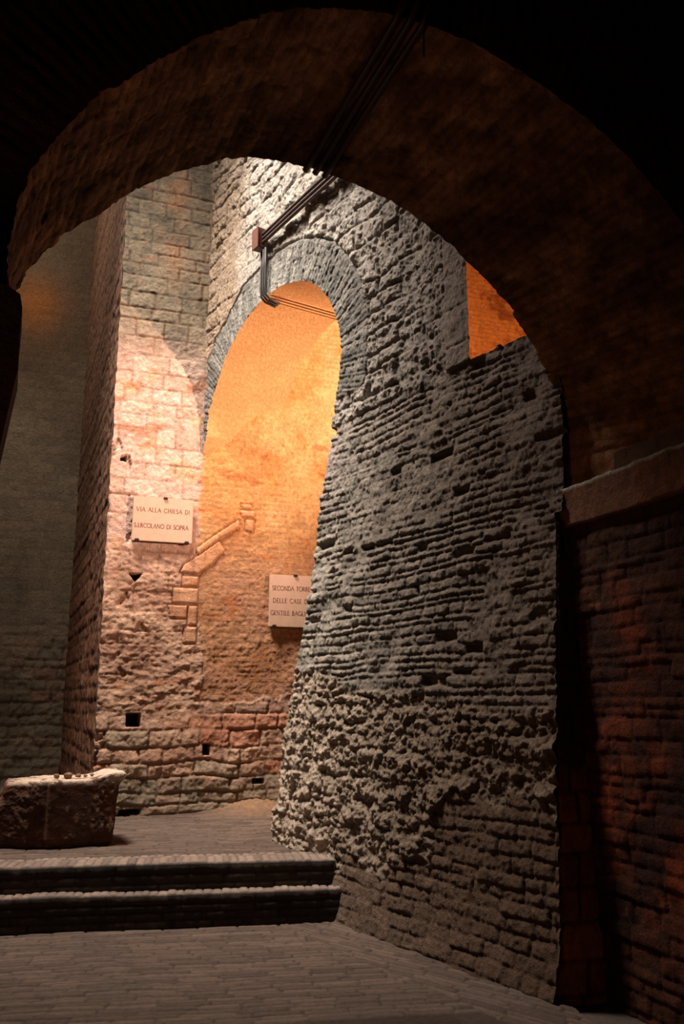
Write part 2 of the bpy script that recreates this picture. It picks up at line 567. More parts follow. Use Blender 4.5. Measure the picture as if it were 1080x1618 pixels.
def build_wall_back():
    du = 0.0125
    x = np.concatenate([np.arange(0.85, 3.75, du), np.arange(3.75, 7.6, 0.022)])
    z = np.arange(0.30, 9.3, du)
    U, Z = np.meshgrid(x, z)
    n_big = fbm(U, Z, 1.1, 4, 111)
    n_mid = fbm(U, Z, 4, 5, 112)
    n_fin = fbm(U, Z, 16, 4, 113, .65)
    eA, a1, a2, a3 = masonry(U, Z, (0.15, 0.24), (0.22, 0.50), 0.010, 121, 0.02, 2)     # squared stone
    eB, b1, b2, b3 = masonry(U, Z, (0.055, 0.075), (0.14, 0.30), 0.007, 122, 0.03, 2)    # thin brick under wash
    eC, c1, c2, c3 = masonry(U, Z, (0.10, 0.20), (0.16, 0.52), 0.012, 123, 0.06, 2.2)   # big worn blocks at foot
    up = sm(5.2, 6.2, Z)
    low = sm(1.65, 1.35, Z + .25 * n_big)
    midz = (1 - low) * sm(3.5, 3.0, Z)
    right = sm(-0.04, 0.04, U - 1.93 - .05 * n_mid - .15 * (Z < 4) * n_big) * sm(1.45, 1.75, Z + .5 * n_mid + .2 * n_big)
    plast = sm(-.25, .25, fbm(U, Z, 1.5, 4, 131) + .25)
    faint = (1 - up) * (1 - low)
    rub = fbm(U, Z, 10, 5, 141, .7)
    grit = fbm(U, Z, 30, 2, 142, .7)
    jd = sm(-.3, .3, fbm(U, Z, 2.4, 3, 143))
    pit = ridged(U, Z, 9, 4, 144)
    dA = 0.014 * (1 - .75 * faint * plast)
    hA = eA * dA * (.3 + .7 * jd) + (a1 - .5) * 0.008 * (1 - .5 * faint) + n_fin * 0.010 + n_mid * .010
    hB = eB * 0.006 * (1 - plast * .6) + (b1 - .5) * 0.004 + n_fin * .005
    hC = eC * (.008 + 0.018 * jd) + (c1 - .5) * 0.018 + rub * 0.020 + n_mid * 0.022 + pit * .006
    hM = 0.020 * fbm(U * .7, Z * 1.5, 12, 4, 145, .7) + 0.014 * n_mid + eA * .009 * jd + pit * .008 + (a1 - .5) * .012
    h = hA * (1 - midz) + hM * midz
    h = h * (1 - low) + hC * low
    h = np.where(right > .5, hB * (1 - low) + hC * low * .8 + rub * 0.012 * sm(3.4, 2.4, Z), h)
    h = h + n_big * 0.018 + grit * .005
    e = np.where(right > .5, 1 - (1 - eB) * .6, eA)
    e = e * (1 - low) + eC * low
    # built-in stones of an old gable and its jamb
    stones = [
        [(1.69, 3.06), (1.73, 3.15), (1.93, 3.30), (2.13, 3.46), (2.20, 3.34), (2.06, 3.18), (1.90, 3.05)],
        [(1.87, 3.35), (2.12, 3.55), (2.36, 3.72), (2.38, 3.64), (2.14, 3.48), (1.88, 3.27)],
        [(1.72, 3.02), (1.90, 3.02), (1.90, 2.90), (1.72, 2.90)],
        [(1.62, 2.88), (1.90, 2.88), (1.90, 2.70), (1.62, 2.71)],
        [(1.57, 2.68), (1.78, 2.68), (1.78, 2.53), (1.60, 2.54)],
        [(1.80, 2.68), (1.90, 2.68), (1.90, 2.46), (1.80, 2.46)],
        [(1.76, 2.44), (1.90, 2.44), (1.90, 2.26), (1.76, 2.26)],
        [(2.38, 3.92), (2.50, 3.92), (2.52, 3.86), (2.40, 3.86)],
        [(2.38, 3.84), (2.55, 3.84), (2.55, 3.76), (2.40, 3.76)],
        [(2.44, 3.73), (2.55, 3.73), (2.54, 3.58), (2.45, 3.60)],
    ]
    colst = np.zeros(U.shape)
    for k, st in enumerate(stones):
        bb = (U > min(p[0] for p in st) - .06) & (U < max(p[0] for p in st) + .06) & (Z > min(p[1] for p in st) - .06) & (Z < max(p[1] for p in st) + .06)
        sd = np.full(U.shape, 1.0)
        sd[bb] = poly_sd(U[bb], Z[bb], st)[0]
        h = np.where(sd < 0, 0.016 + n_fin * .005 - .012 * np.exp(-(sd / .008) ** 2), h)
        h = np.where((sd >= 0) & (sd < 0.016), -0.018, h)
        colst = np.where(sd < 0, 1.0, colst)
    # putlog holes
    hole = np.zeros(U.shape)
    for (cx, cz, hw, hh) in [(1.245, 1.412, .075, .072), (2.054, 1.088, .035, .06), (1.19, 2.975, .055, .05), (1.25, .455, .11, .03), (0.99, 4.35, .03, .03), (2.66, .73, .07, .03)]:
        k = np.maximum(np.abs(U - cx) / hw, np.abs(Z - cz) / hh) + .12 * n_fin
        if cz == 2.975:
            k = np.maximum(np.abs(U - cx) / np.clip(hw * (Z - cz + hh) / (1.4 * hh), 1e-3, 1), np.abs(Z - cz) / hh)
        hole = np.maximum(hole, (k < 1).astype(float))
    h = np.where(hole > .5, -0.22, h)
    # small broken gaps at the left margin
    gap = (fbm(U, Z, 6, 3, 150) > .42) & (Z < 4.6) & (Z > .5) & (U < 1.35)
    h = np.where(gap, h - .03, h)
    # ragged corner
    edge = sm(0.12, 0.0, U - 0.85)
    X = U - 0.0 + edge * 0.02 * fbm(Z, U * 0, 9, 3, 155)
    P = np.stack([X, YA - h, Z], -1)
    # ---- colours
    pink = mix(lin(198, 160, 142), lin(214, 180, 164), a2)
    pink = mix(pink, lin(206, 160, 120), sm(.15, .55, fbm(U, Z, 3.2, 4, 161)) * .7)
    upper_shade = mix(lin(100, 92, 78), lin(136, 122, 102), sm(0, 1, a2 * .5 + .5 + .8 * n_mid))
    t = np.clip(up + .15 * n_big, 0, 1)
    # upper tower painted darker for the shade above the lit area; rusty streak
    cA = mix(pink, upper_shade, t)
    streak = np.exp(-((U - 1.45 - .06 * n_mid) / .13) ** 2) * sm(6.3, 7.2, Z) * sm(-.3, .3, n_mid + .2)
    cA = mix(cA, lin(170, 112, 70), streak * .45)
    orange = mix(lin(230, 184, 126), lin(216, 156, 94), sm(-.3, .4, fbm(U, Z, 1.6, 5, 171)))
    orange = mix(orange, lin(238, 200, 150), sm(.2, .6, fbm(U, Z, 1.1, 4, 172)) * .6)
    redbrick = mix(lin(134, 72, 44), lin(166, 102, 66), b2)
    # plaster worn to red brick lower right, painted darker for the light's falloff
    worn = sm(4.6, 2.9, Z + .6 * n_big + .25 * n_mid)
    cB = mix(orange, redbrick, worn * (.65 + .25 * sm(-.2, .3, n_mid)))
    rr = np.clip(right, 0, 1)
    c = mix(cA, cB, rr)
    footc = mix(lin(164, 124, 98), lin(196, 160, 134), c2)
    footc = mix(footc, lin(186, 112, 78), (c3 > .72) * .6)
    footc = mix(footc, lin(146, 136, 114), (c3 < .15) * .6)
    footc = mix(footc, lin(124, 118, 100), sm(.86, .74, Z + .1 * n_mid) * .75)
    c = mix(c, footc, low * .9)
    c = mix(c, mix(lin(168, 126, 100), lin(198, 160, 132), sm(-.4, .4, n_mid)), midz * (1 - rr * .5) * .8)
    c = mix(c, lin(206, 150, 110), colst * .6)
    # hairline cracks, rusty scars and open joints in the pale stone
    ck = sm(.80, .93, ridged(U * .9, Z, 2.6, 3, 181)) * (1 - low)
    scar = sm(.30, .55, fbm(U * .45, Z, 5.5, 4, 182, .6)) * (1 - low) * (1 - up)
    c = mix(c, lin(168, 96, 48), np.clip(scar * .55 + ck * .35, 0, .8))
    c = mix(c, lin(150, 92, 56), np.clip(1 - eA, 0, 1) * jd * .45 * (1 - rr) * (1 - low))
    # rough plaster in the view through the window
    c = mix(c, mix(lin(214, 128, 62), lin(150, 76, 34), sm(-.1, .5, n_mid + .5 * n_fin)), sm(3.9, 4.2, U))
    c = c * (1 - .40 * np.clip(1 - e, 0, 1) * (1 - .5 * faint))[..., None]
    c = mix(c, lin(150, 92, 56), sm(.25, .6, rub) * .35 * (1 - up))
    c = c * (1 + .18 * n_fin + .2 * grit + .1 * n_mid)[..., None]
    c = c * (1 - .85 * hole)[..., None]
    o, V, F, Cc = grid_obj('wall_back', P, c, M_ASHLAR)
    struct(o)
    return o


build_wall_back()
box_np('wall_back_upper', (0.85, YA, 9.25), (7.6, YA + .4, 11.3), M_ASHLAR, lin(150, 140, 125), kind='structure')

# flank of the tower and the recessed wall of the side passage
YC = 14.6


def build_side():
    y = np.arange(YA, YC, 0.022)
    z = np.arange(0.3, 11.3, 0.022)
    U, Z = np.meshgrid(y, z)
    e, r1, r2, r3 = masonry(U, Z, (0.15, 0.24), (0.25, 0.5), 0.02, 221, 0.04, 2)
    n = fbm(U, Z, 10, 4, 222)
    nb = fbm(U, Z, .8, 4, 223)
    h = e * .008 + (r1 - .5) * .012 + n * .02
    h = h * sm(0, .1, U - YA)
    X = 0.85 - 0.02 * (U - YA) - h
    X = X + sm(0.06, 0.0, U - YA) * 0.0
    P = np.stack([X, U, Z], -1)
    c = mix(lin(112, 74, 54), lin(140, 98, 74), r2)
    c = mix(c, lin(120, 88, 68), sm(2.5, 5, Z))
    c = c * (1 - .45 * (1 - e))[..., None] * (1 + .2 * n)[..., None]
    o, *_ = grid_obj('wall_tower_flank', P, c, M_BRICK, flip=True)
    struct(o)
    x = np.arange(-3.2, 1.1, 0.022)
    U, Z = np.meshgrid(x, z)
    e, r1, r2, r3 = masonry(U, Z, (0.12, 0.20), (0.2, 0.45), 0.016, 231, 0.05, 2)
    n = fbm(U, Z, 9, 5, 232, .65)
    nb = fbm(U, Z, .9, 4, 233)
    low = sm(3.0, 2.0, Z + .8 * nb)
    h = e * (.003 + .012 * low) + (r1 - .5) * (.004 + .014 * low) + n * (.01 + .025 * low)
    P = np.stack([U, YC - h, Z], -1)
    c = mix(lin(150, 136, 112), lin(168, 148, 122), r2)
    c = mix(c, lin(104, 92, 76), sm(0, .5, nb) * .6)
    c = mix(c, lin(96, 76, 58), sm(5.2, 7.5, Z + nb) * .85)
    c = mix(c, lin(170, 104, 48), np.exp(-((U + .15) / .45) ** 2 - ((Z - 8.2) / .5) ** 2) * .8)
    c = mix(c, lin(168, 100, 78), sm(.62, .8, r3) * low * .35)
    c = c * (1 - .3 * (1 - e) * (0.3 + low * .7))[..., None] * (1 + .2 * n)[..., None]
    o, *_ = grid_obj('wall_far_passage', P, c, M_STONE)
    struct(o)


build_side()
box_np('wall_left', (-3.6, -3.0, -0.1), (-3.0, YC + .5, 11.3), M_BRICK, lin(110, 90, 72), kind='structure')
box_np('ceiling_side_passage', (-3.2, YA, 11.2), (0.9, YC + .4, 11.5), M_BRICK, lin(110, 90, 72), kind='structure')


# ---- the big foreground arch
BACK = [(180, 1.70), (160, 1.715), (151.8, 1.712), (145.4, 1.691), (137.7, 1.672), (129.9, 1.676), (122.3, 1.697), (115.3, 1.712), (109.8, 1.727),
        (101.9, 1.733), (94.1, 1.722), (88.7, 1.706), (83.1, 1.696), (77.3, 1.689), (71.2, 1.684), (64.7, 1.678), (57.7, 1.675),
        (50.3, 1.676), (44.1, 1.680), (37.5, 1.688), (30.3, 1.701), (22.6, 1.713), (15.9, 1.724), (8, 1.722), (0, 1.71)]
FRONT = [(180, 1.885), (171, 1.93), (165.2, 1.962), (159.4, 1.975), (151.9, 1.961), (147.5, 1.955), (139.8, 1.937), (133.4, 1.938), (127.7, 1.948),
         (116.6, 1.978), (108.1, 2.004), (99.7, 2.028), (93.6, 2.035), (85.2, 2.034), (78.5, 2.022), (70.1, 2.005), (61.4, 2.015),
         (53.3, 2.03), (44.2, 2.045), (36.1, 2.075), (20, 2.08), (0, 2.05)]
CB = np.array([1.46, 3.08])
CF = np.array([1.75, 3.15])
YBK, YFR = 4.49, 3.60


def arch_pt(th, t):
    """th degrees, t 0 at the back plane .. 1 at the front plane"""
    rb = np.interp(th, [a for a, _ in BACK[::-1]], [b for _, b in BACK[::-1]])
    rf = np.interp(th, [a for a, _ in FRONT[::-1]], [b for _, b in FRONT[::-1]])
    a = np.radians(th)
    bx = CB[0] + rb * np.cos(a)
    bz = CB[1] + rb * np.sin(a)
    fx = CF[0] + rf * np.cos(a)
    fz = CF[1] + rf * np.sin(a)
    return bx * (1 - t) + fx * t, YBK * (1 - t) + YFR * t, bz * (1 - t) + fz * t


def build_big_arch():
    nth = 520
    nt = 86
    th = np.linspace(-3, 183, nth)
    t = np.linspace(0, 1, nt)
    TH, T = np.meshgrid(th, t)
    thc = np.clip(TH, 0, 180)
    X, Y, Z = arch_pt(thc, T)
    Z = Z - np.where(TH < 0, -TH * .06, 0) - np.where(TH > 180, (TH - 180) * 0.02, 0)
    arc = np.radians(TH) * 1.75
    dep = T * 0.92
    e, r1, r2, r3 = masonry(dep, arc, (0.05, 0.075), (0.18, 0.32), 0.010, 321, 0.02, 3)
    n = fbm(arc, dep, 7, 5, 322, .65)
    nb = fbm(arc, dep, 1.8, 4, 323)
    h = e * .007 + (r1 - .5) * .010 + n * .016 + nb * .012
    h = h + (r3 > .94) * -.012
    cx = CB[0] * (1 - T) + CF[0] * T
    cz = CB[1] * (1 - T) + CF[1] * T
    nx = cx - X
    nz = cz - Z
    L = np.hypot(nx, nz)
    X = X + h * nx / L
    Z = Z + h * nz / L * (TH > 0) * (TH < 180)
    P = np.stack([X, Y, Z], -1)
    c = mix(lin(136, 96, 68), lin(166, 122, 90), r2)
    c = mix(c, lin(90, 58, 42), sm(-.1, .5, nb) * .7)
    c = mix(c, lin(176, 132, 96), sm(.1, .5, fbm(arc, dep, 3.5, 4, 324)) * .5)
    c = c * (1 - .25 * (1 - e))[..., None] * np.clip(1 + 1.0 * n, .25, 2)[..., None]
    so, V, F, Cc = grid_obj('arch_soffit', P, c, M_BRICK, flip=False)
    # front and back faces of the arch wall
    root = None
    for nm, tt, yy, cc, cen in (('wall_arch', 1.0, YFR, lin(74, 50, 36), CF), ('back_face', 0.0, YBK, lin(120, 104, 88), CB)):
        fr = np.concatenate([np.linspace(0, .3, 22), np.linspace(.3, 1, 20)[1:]])
        TH2, R = np.meshgrid(np.linspace(-3, 183, nth)[::(1 if tt else 4)], fr)
        idx = np.round((TH2 + 3) / 186 * (nth - 1)).astype(int)
        row = -1 if tt else 0
        ex = X[row][idx]
        ez = Z[row][idx]
        a = np.radians(np.clip(TH2, 0, 180))
        ox = cen[0] + 7.5 * np.cos(a)
        oz = cen[1] + 8.2 * np.sin(a)
        fx = ex * (1 - R) + ox * R
        fz = ez * (1 - R) + oz * R
        e2, q1, q2, q3 = masonry(np.hypot(fx - cen[0], fz - cen[1]), np.radians(TH2) * 2.2, (.06, .09), (.2, .35), .02, 331, .03, 2)
        n2 = fbm(fx, fz, 6, 4, 332)
        hy = (e2 * .012 + n2 * .02) * np.clip(R * 40, 0, 1)
        fy = yy - hy if tt else yy + hy * .5
        Pf = np.stack([fx, fy + 0 * fx, fz], -1)
        cf = cc * (1 + .35 * n2)[..., None]
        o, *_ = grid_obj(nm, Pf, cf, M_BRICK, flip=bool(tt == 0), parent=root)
        if tt:
            root = o
    struct(root)
    so.parent = root
    # lower masses of the arch wall beside its two feet
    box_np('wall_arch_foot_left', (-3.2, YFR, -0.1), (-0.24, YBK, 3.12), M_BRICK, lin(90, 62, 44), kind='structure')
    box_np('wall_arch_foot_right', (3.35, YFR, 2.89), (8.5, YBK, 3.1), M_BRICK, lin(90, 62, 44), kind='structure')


build_big_arch()


def prism_y(name, outline, y0, y1, mat, colr, kind=None):
    n = len(outline)
    V = np.array([(x, y0, z) for x, z in outline] + [(x, y1, z) for x, z in outline])
    import bmesh
    bm = bmesh.new()
    vs = [bm.verts.new(v) for v in V]
    bm.faces.new(vs[:n])
    bm.faces.new(vs[n:][::-1])
    for i in range(n):
        j = (i + 1) % n
        bm.faces.new([vs[j], vs[i], vs[n + i], vs[n + j]])
    bmesh.ops.recalc_face_normals(bm, faces=bm.faces)
    me = bpy.data.meshes.new(name)
    bm.to_mesh(me)
    bm.free()
    a = me.color_attributes.new('albedo', 'FLOAT_COLOR', 'POINT')
    for d in a.data:
        d.color = (*colr, 1)
    me.materials.append(mat)
    o = bpy.data.objects.new(name, me)
    COL.objects.link(o)
    if kind:
        o['kind'] = kind
    return o


# near pier at the far left of the picture, with its worn shoulder below the arch foot
prism_y('wall_pier_left', [(-3.0, -.05), (-0.62, -.05), (-0.30, 1.2), (-0.19, 2.1), (-0.118, 2.53), (-0.092, 2.74), (-0.078, 2.85),
                           (-0.082, 3.00), (-0.080, 3.11), (-0.092, 3.165), (-0.136, 3.19), (-0.20, 3.2), (-3.0, 3.2)],
        3.38, 3.62, M_BRICK, lin(60, 42, 32), 'structure')


# ---- right side of the passage: impost band, recessed brick wall and the return beside the grey wall
def build_passage_right():
    # return face
    z = np.arange(-0.03, 2.70, 0.0125)
    u = np.linspace(0, 1, 40)
    U, Z = np.meshgrid(u, z)
    xb = 3.15 + batter(Z) * 1.0 - 0.01
    xe = 3.235
    X = xb * (1 - U) + xe * U
    n = fbm(X, Z, 8, 4, 401)
    e, r1, r2, r3 = masonry(X, Z, (.10, .2), (.2, .4), .012, 402, .03, 2)
    P = np.stack([X, 4.47 - .012 * n - .015 * e * (U > .05), Z], -1)
    c = mix(lin(120, 62, 36), lin(160, 92, 56), r2) * (1 - .5 * (1 - e))[..., None] * (1 + .3 * n)[..., None]
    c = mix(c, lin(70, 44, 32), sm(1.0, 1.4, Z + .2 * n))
    o, *_ = grid_obj('wall_passage_return', P, c, M_BRICK)
    struct(o)
    # recessed wall
    y = np.arange(1.6, 4.5, 0.0125)
    z = np.arange(-0.03, 2.72, 0.0125)
    U, Z = np.meshgrid(y, z)
    n = fbm(U, Z, 7, 5, 411, .65)
    nb = fbm(U, Z, 1.3, 4, 412)
    e, r1, r2, r3 = masonry(U, Z, (.05, .12), (.14, .36), .009, 413, .04, 2)
    h = e * .010 + (r1 - .5) * .014 + n * .018 + nb * .03
    X = 3.17 + .05 * np.clip((2.6 - Z) / 2.6, 0, 1) - h
    P = np.stack([X, U, Z], -1)
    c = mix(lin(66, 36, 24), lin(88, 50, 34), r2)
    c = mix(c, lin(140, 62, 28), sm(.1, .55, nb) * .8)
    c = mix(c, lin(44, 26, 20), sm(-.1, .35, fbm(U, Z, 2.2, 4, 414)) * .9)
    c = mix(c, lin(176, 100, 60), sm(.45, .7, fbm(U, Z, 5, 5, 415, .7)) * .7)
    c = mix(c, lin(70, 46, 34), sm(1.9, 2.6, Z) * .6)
    c = c * (1 - .5 * (1 - e))[..., None] * (1 + .3 * n)[..., None]
    o, *_ = grid_obj('wall_passage_right', P, c, M_BRICK, flip=True)
    struct(o)
    # impost band (grid on its inner face and underside)
    y = np.arange(1.6, 4.5, 0.0125)
    prof = []
    for k in np.linspace(0, 1, 8):
        prof.append((3.30 - .18 * k, 2.66))
    for k in np.linspace(0, 1, 20)[1:]:
        prof.append((3.12 - .02 * k, 2.66 + .235 * k))
    for k in np.linspace(0, 1, 10)[1:]:
        prof.append((3.10 + .5 * k, 2.895))
    prof = np.array(prof)
    U, K = np.meshgrid(y, np.arange(len(prof)))
    px = prof[K, 0]
    pz = prof[K, 1]
    n = fbm(U, pz + px, 9, 4, 421)
    px2 = px - n * .012 * (K > 6) * (K < 28)
    pz2 = pz + fbm(U, px * 0, 3, 3, 422) * .01 + n * .006
    e, r1, r2, r3 = masonry(U, pz + .1, (.22, .24), (.35, .6), .008, 423)
    P = np.stack([px2, U, pz2], -1)
    c = mix(lin(96, 62, 44), lin(122, 82, 60), r2) * (1 + .25 * n)[..., None]
    c = np.where(((K >= 25) & (K < 27))[..., None], lin(150, 146, 128), c)  # pale line: light catching the ledge edge, painted in
    o, *_ = grid_obj('trim_1', P, c, M_BRICK, flip=True)
    struct(o)
    box_np('trim_1_end', (3.125, 4.46, 2.665), (3.8, 4.488, 2.885), M_BRICK, lin(110, 84, 64), kind='structure')


build_passage_right()
box_np('wall_passage_right_mass', (3.30, -3.0, -0.1), (3.9, YBK, 2.66), M_BRICK, lin(90, 62, 44), kind='structure')
box_np('wall_passage_right_upper', (3.95, -3.0, 2.8), (4.4, YFR, 7.2), M_BRICK, lin(70, 48, 36), kind='structure')
box_np('ceiling', (-3.2, -3.0, 6.9), (4.4, YFR, 7.3), M_BRICK, lin(70, 48, 36), kind='structure')
box_np('wall_behind_camera', (-3.2, -3.4, -0.1), (4.4, -3.0, 7.3), M_BRICK, lin(70, 48, 36), kind='structure')

# ---- paving
UPA, UPB = np.array([0.004, 7.173]), np.array([2.374, 6.684])
EV = (UPB - UPA) / np.linalg.norm(UPB - UPA)
NV = np.array([-EV[1], EV[0]])
MDA = np.array([0.019, 7.045])
LWA = np.array([0.035, 7.02])


def pave(name, org, n0, n1, z0, slope=0.0, col_a=(80, 66, 57), col_b=(102, 85, 74), u0=-2.6, u1=3.4, du=0.0125, rows=(.052, .066)):
    u = np.arange(u0, u1, du)
    v = np.arange(n0, n1 + 1e-6, du)
    U, V = np.meshgrid(u, v)
    X = org[0] + U * EV[0] + V * NV[0]
    Y = org[1] + U * EV[1] + V * NV[1]
    e, r1, r2, r3 = masonry(U, V, rows, (.22, .30), .006, 500, .02, 1.5)
    nb = fbm(X, Y, 1.2, 4, 501)
    n = fbm(X, Y, 9, 4, 502)
    # a border of bricks laid the other way along the grey wall
    xb = 2.88 + (4.49 - Y) * 0.226
    rel = xb - X
    su = rel * .6 + Y * .8
    eb, q1, q2, q3 = masonry(su, rel - Y * .3, (.052, .066), (.22, .3), .006, 503, .02, 2)
    wb = (rel < .42) & (z0 < .1)
    e = np.where(wb, eb, e)
    r1 = np.where(wb, q1, r1)
    r2 = np.where(wb, q2, r2)
    h = e * .008 + (r1 - .5) * .009 + nb * .012 + n * .004
    Z = z0 + h - .006 + slope
    ca = mix(lin(*col_a), lin(*col_b), r2)
    ca = mix(ca, lin(84, 72, 64), sm(0, .5, nb) * .5)
    ca = ca * (1 - .5 * (1 - e))[..., None] * (1 + .15 * n)[..., None]
    return X, Y, Z, ca, U, V


# lower paving
X, Y, Z, ca, U, V = pave('floor', LWA, -4.2, 0.02, 0.0)
o, *_ = grid_obj('floor', np.stack([X, Y, Z], -1), ca, M_FLOOR)
struct(o)
box_np('floor_passage', (-3.2, -3.0, -0.25), (4.4, 7.4, -0.035), M_FLOOR, lin(84, 72, 64), kind='structure')
# landing
X, Y, Z, ca, U, V = pave('floor_landing', UPA, 0.33, 3.6, ZF, u1=4.6)
# debris swept into the corner under the far arch
deb = np.exp(-((X - 2.62) / .42) ** 2 - ((Y - 10.0) / .55) ** 2)
nd = fbm(X, Y, 11, 4, 511, .7)
Z = Z + deb * (.12 + .05 * nd)
ca = mix(ca, mix(lin(150, 108, 72), lin(124, 98, 76), sm(-.3, .3, nd)), np.clip(deb * 1.3, 0, 1))
o, *_ = grid_obj('floor_landing', np.stack([X, Y, Z], -1), ca, M_FLOOR)
struct(o)
box_np('floor_far', (-3.2, 9.4, 0.1), (8.0, 15.2, ZF - .012), M_FLOOR, lin(110, 94, 82), kind='structure')


def step(name, org, depth, z0, z1, seed, u1, label):
    """worn step of bricks on edge: tread, ragged nosing and riser in one body"""
    du = 0.0125
    u = np.arange(-2.6, u1, du)
    prof = [(0.0, z0, 0)] + [(0.0, z0 + (z1 - z0 - .012) * k, 0) for k in np.linspace(.06, 1, 16)] + [(0.006, z1 - .004, 1)] + \
           [(d, z1, 1) for d in np.arange(.014, depth, du)] + [(depth, z1, 1), (depth, z0, 2), (0, z0, 2)]
    prof = np.array(prof)
    U, K = np.meshgrid(u, np.arange(len(prof)))
    d = prof[K, 0]
    z = prof[K, 1]
    top = prof[K, 2] == 1
    e, r1, r2, r3 = masonry(U, d + 0.02, (.32, .33), (.055, .07), .006, seed)      # header bricks
    eR, s1, s2, s3 = masonry(U, z, (.055, .07), (.24, .3), .006, seed + 1)
    n = fbm(U, d + z, 9, 4, seed + 2)
    nb = fbm(U, d * 0, .9, 3, seed + 3)
    hz = np.where(top, e * .008 + (r1 - .5) * .010 + n * .004, 0) + nb * .012 * (K > 8) * (prof[K, 2] < 2)
    nose = np.exp(-np.abs(z - z1) / .03) * (d < .03)
    hd = np.where(prof[K, 2] == 0, eR * .006 + n * .006, 0) + nose * ((r1 - .5) * .014)
    chip = (vn(U * 2.3, U * 0, seed + 4) > .86) * nose
    d = d - hd + chip * .02
    z = z + hz - chip * .018
    X = org[0] + U * EV[0] + d * NV[0]
    Y = org[1] + U * EV[1] + d * NV[1]
    c = np.where(top[..., None], mix(lin(112, 96, 86), lin(138, 120, 108), r2), mix(lin(52, 42, 37), lin(66, 54, 47), s2))  # risers painted darker than the treads for their shade
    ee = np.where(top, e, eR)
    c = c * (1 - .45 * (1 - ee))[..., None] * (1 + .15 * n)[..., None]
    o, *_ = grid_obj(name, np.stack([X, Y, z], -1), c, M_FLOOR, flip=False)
    o['label'] = label
    o['category'] = 'step'
    o['group'] = 'brick steps up to the landing'
    return o


step('brick_step', MDA, 0.125, 0.0, ZM, 610, 2.64, 'lower brick step, wide low tread nearest the dark paving')
step('brick_step.001', UPA, 0.34, 0.16, ZF, 620, 2.47, 'upper brick step forming the edge of the landing in front of the stone block')

# =================================================================== THINGS
M_MARBLE = plain_mat('plaque_marble', lin(202, 164, 140), 0.55, var=.06, scale=14, bump=.05)
M_LETTER = plain_mat('engraved_paint', lin(120, 74, 52), 0.8, var=.2)
M_IRON = plain_mat('rusty_iron', lin(52, 36, 28), 0.75, .4, .3)
M_PIPE = plain_mat('brown_painted_conduit', lin(66, 50, 44), 0.45, 0.1, .05, 60)
M_RUST = plain_mat('rust_red_box', lin(96, 54, 42), 0.6, 0.2, .1, 30)
M_CABLE = plain_mat('thin_cable', lin(190, 130, 80), 0.6, 0.0)
M_DARKCABLE = plain_mat('dark_cable', lin(36, 30, 28), 0.6, 0.0)


def empty(name, loc, label, cat, group=None):
    o = bpy.data.objects.new(name, None)
    o.empty_display_size = 0.1
    o.location = loc
    COL.objects.link(o)
    o['label'] = label
    o['category'] = cat
    if group:
        o['group'] = group
    return o


# ---- capitals drawn stroke by stroke (x, z in units of the letter height; third number is the stroke weight)
def arcp(cx, cz, rx, rz, a0, a1, n=9):
    return [(cx + rx * math.cos(math.radians(a)), cz + rz * math.sin(math.radians(a))) for a in np.linspace(a0, a1, n)]


T_, t_ = 0.15, 0.07
GL = {
    'A': (.78, [([(0.03, 0), (.38, 1)], t_), ([(.38, 1), (.74, 0)], T_), ([(.15, .36), (.60, .36)], t_)]),
    'B': (.62, [([(.12, 0), (.12, 1)], T_), ([(.12, 1)] + arcp(.26, .77, .22, .23, 90, -90) + [(.12, .54)], .1), ([(.12, .54)] + arcp(.28, .27, .27, .27, 90, -90) + [(.12, 0)], .1)]),
    'C': (.78, [(arcp(.46, .5, .40, .5, 50, 310, 15), .11)]),
    'D': (.78, [([(.12, 0), (.12, 1)], T_), ([(.12, 1)] + arcp(.28, .5, .44, .5, 90, -90, 13) + [(.12, 0)], .11)]),
    'E': (.56, [([(.12, 0), (.12, 1)], T_), ([(.12, 1), (.5, 1)], t_), ([(.12, .52), (.44, .52)], t_), ([(.12, 0), (.52, 0)], t_)]),
    'G': (.82, [(arcp(.46, .5, .40, .5, 50, 330, 15), .11), ([(.80, .42), (.80, .08)], .12), ([(.58, .42), (.86, .42)], t_)]),
    'H': (.82, [([(.14, 0), (.14, 1)], T_), ([(.68, 0), (.68, 1)], T_), ([(.14, .52), (.68, .52)], t_)]),
    'I': (.30, [([(.15, 0), (.15, 1)], T_)]),
    'L': (.56, [([(.12, 0), (.12, 1)], T_), ([(.12, 0), (.52, 0)], t_)]),
    'N': (.84, [([(.12, 0), (.12, 1)], t_), ([(.12, 1), (.70, 0)], T_), ([(.70, 0), (.70, 1)], t_)]),
    'O': (.92, [(arcp(.46, .5, .42, .5, 0, 360, 21), .11)]),
    'P': (.60, [([(.12, 0), (.12, 1)], T_), ([(.12, 1)] + arcp(.26, .74, .26, .26, 90, -90) + [(.12, .48)], .1)]),
    'R': (.68, [([(.12, 0), (.12, 1)], T_), ([(.12, 1)] + arcp(.26, .75, .25, .25, 90, -90) + [(.12, .5)], .1), ([(.28, .5), (.64, 0)], T_)]),
    'S': (.54, [(arcp(.27, .75, .20, .25, 40, 230, 10) + arcp(.27, .25, .22, .25, 60, -150, 10), .11)]),
    'T': (.66, [([(.33, 0), (.33, 1)], T_), ([(.03, 1), (.63, 1)], t_)]),
    'V': (.76, [([(.03, 1), (.38, 0)], T_), ([(.38, 0), (.72, 1)], t_)]),
    '.': (.24, [([(.10, .02), (.14, .10)], .14)]),
    ' ': (.46, []),
}
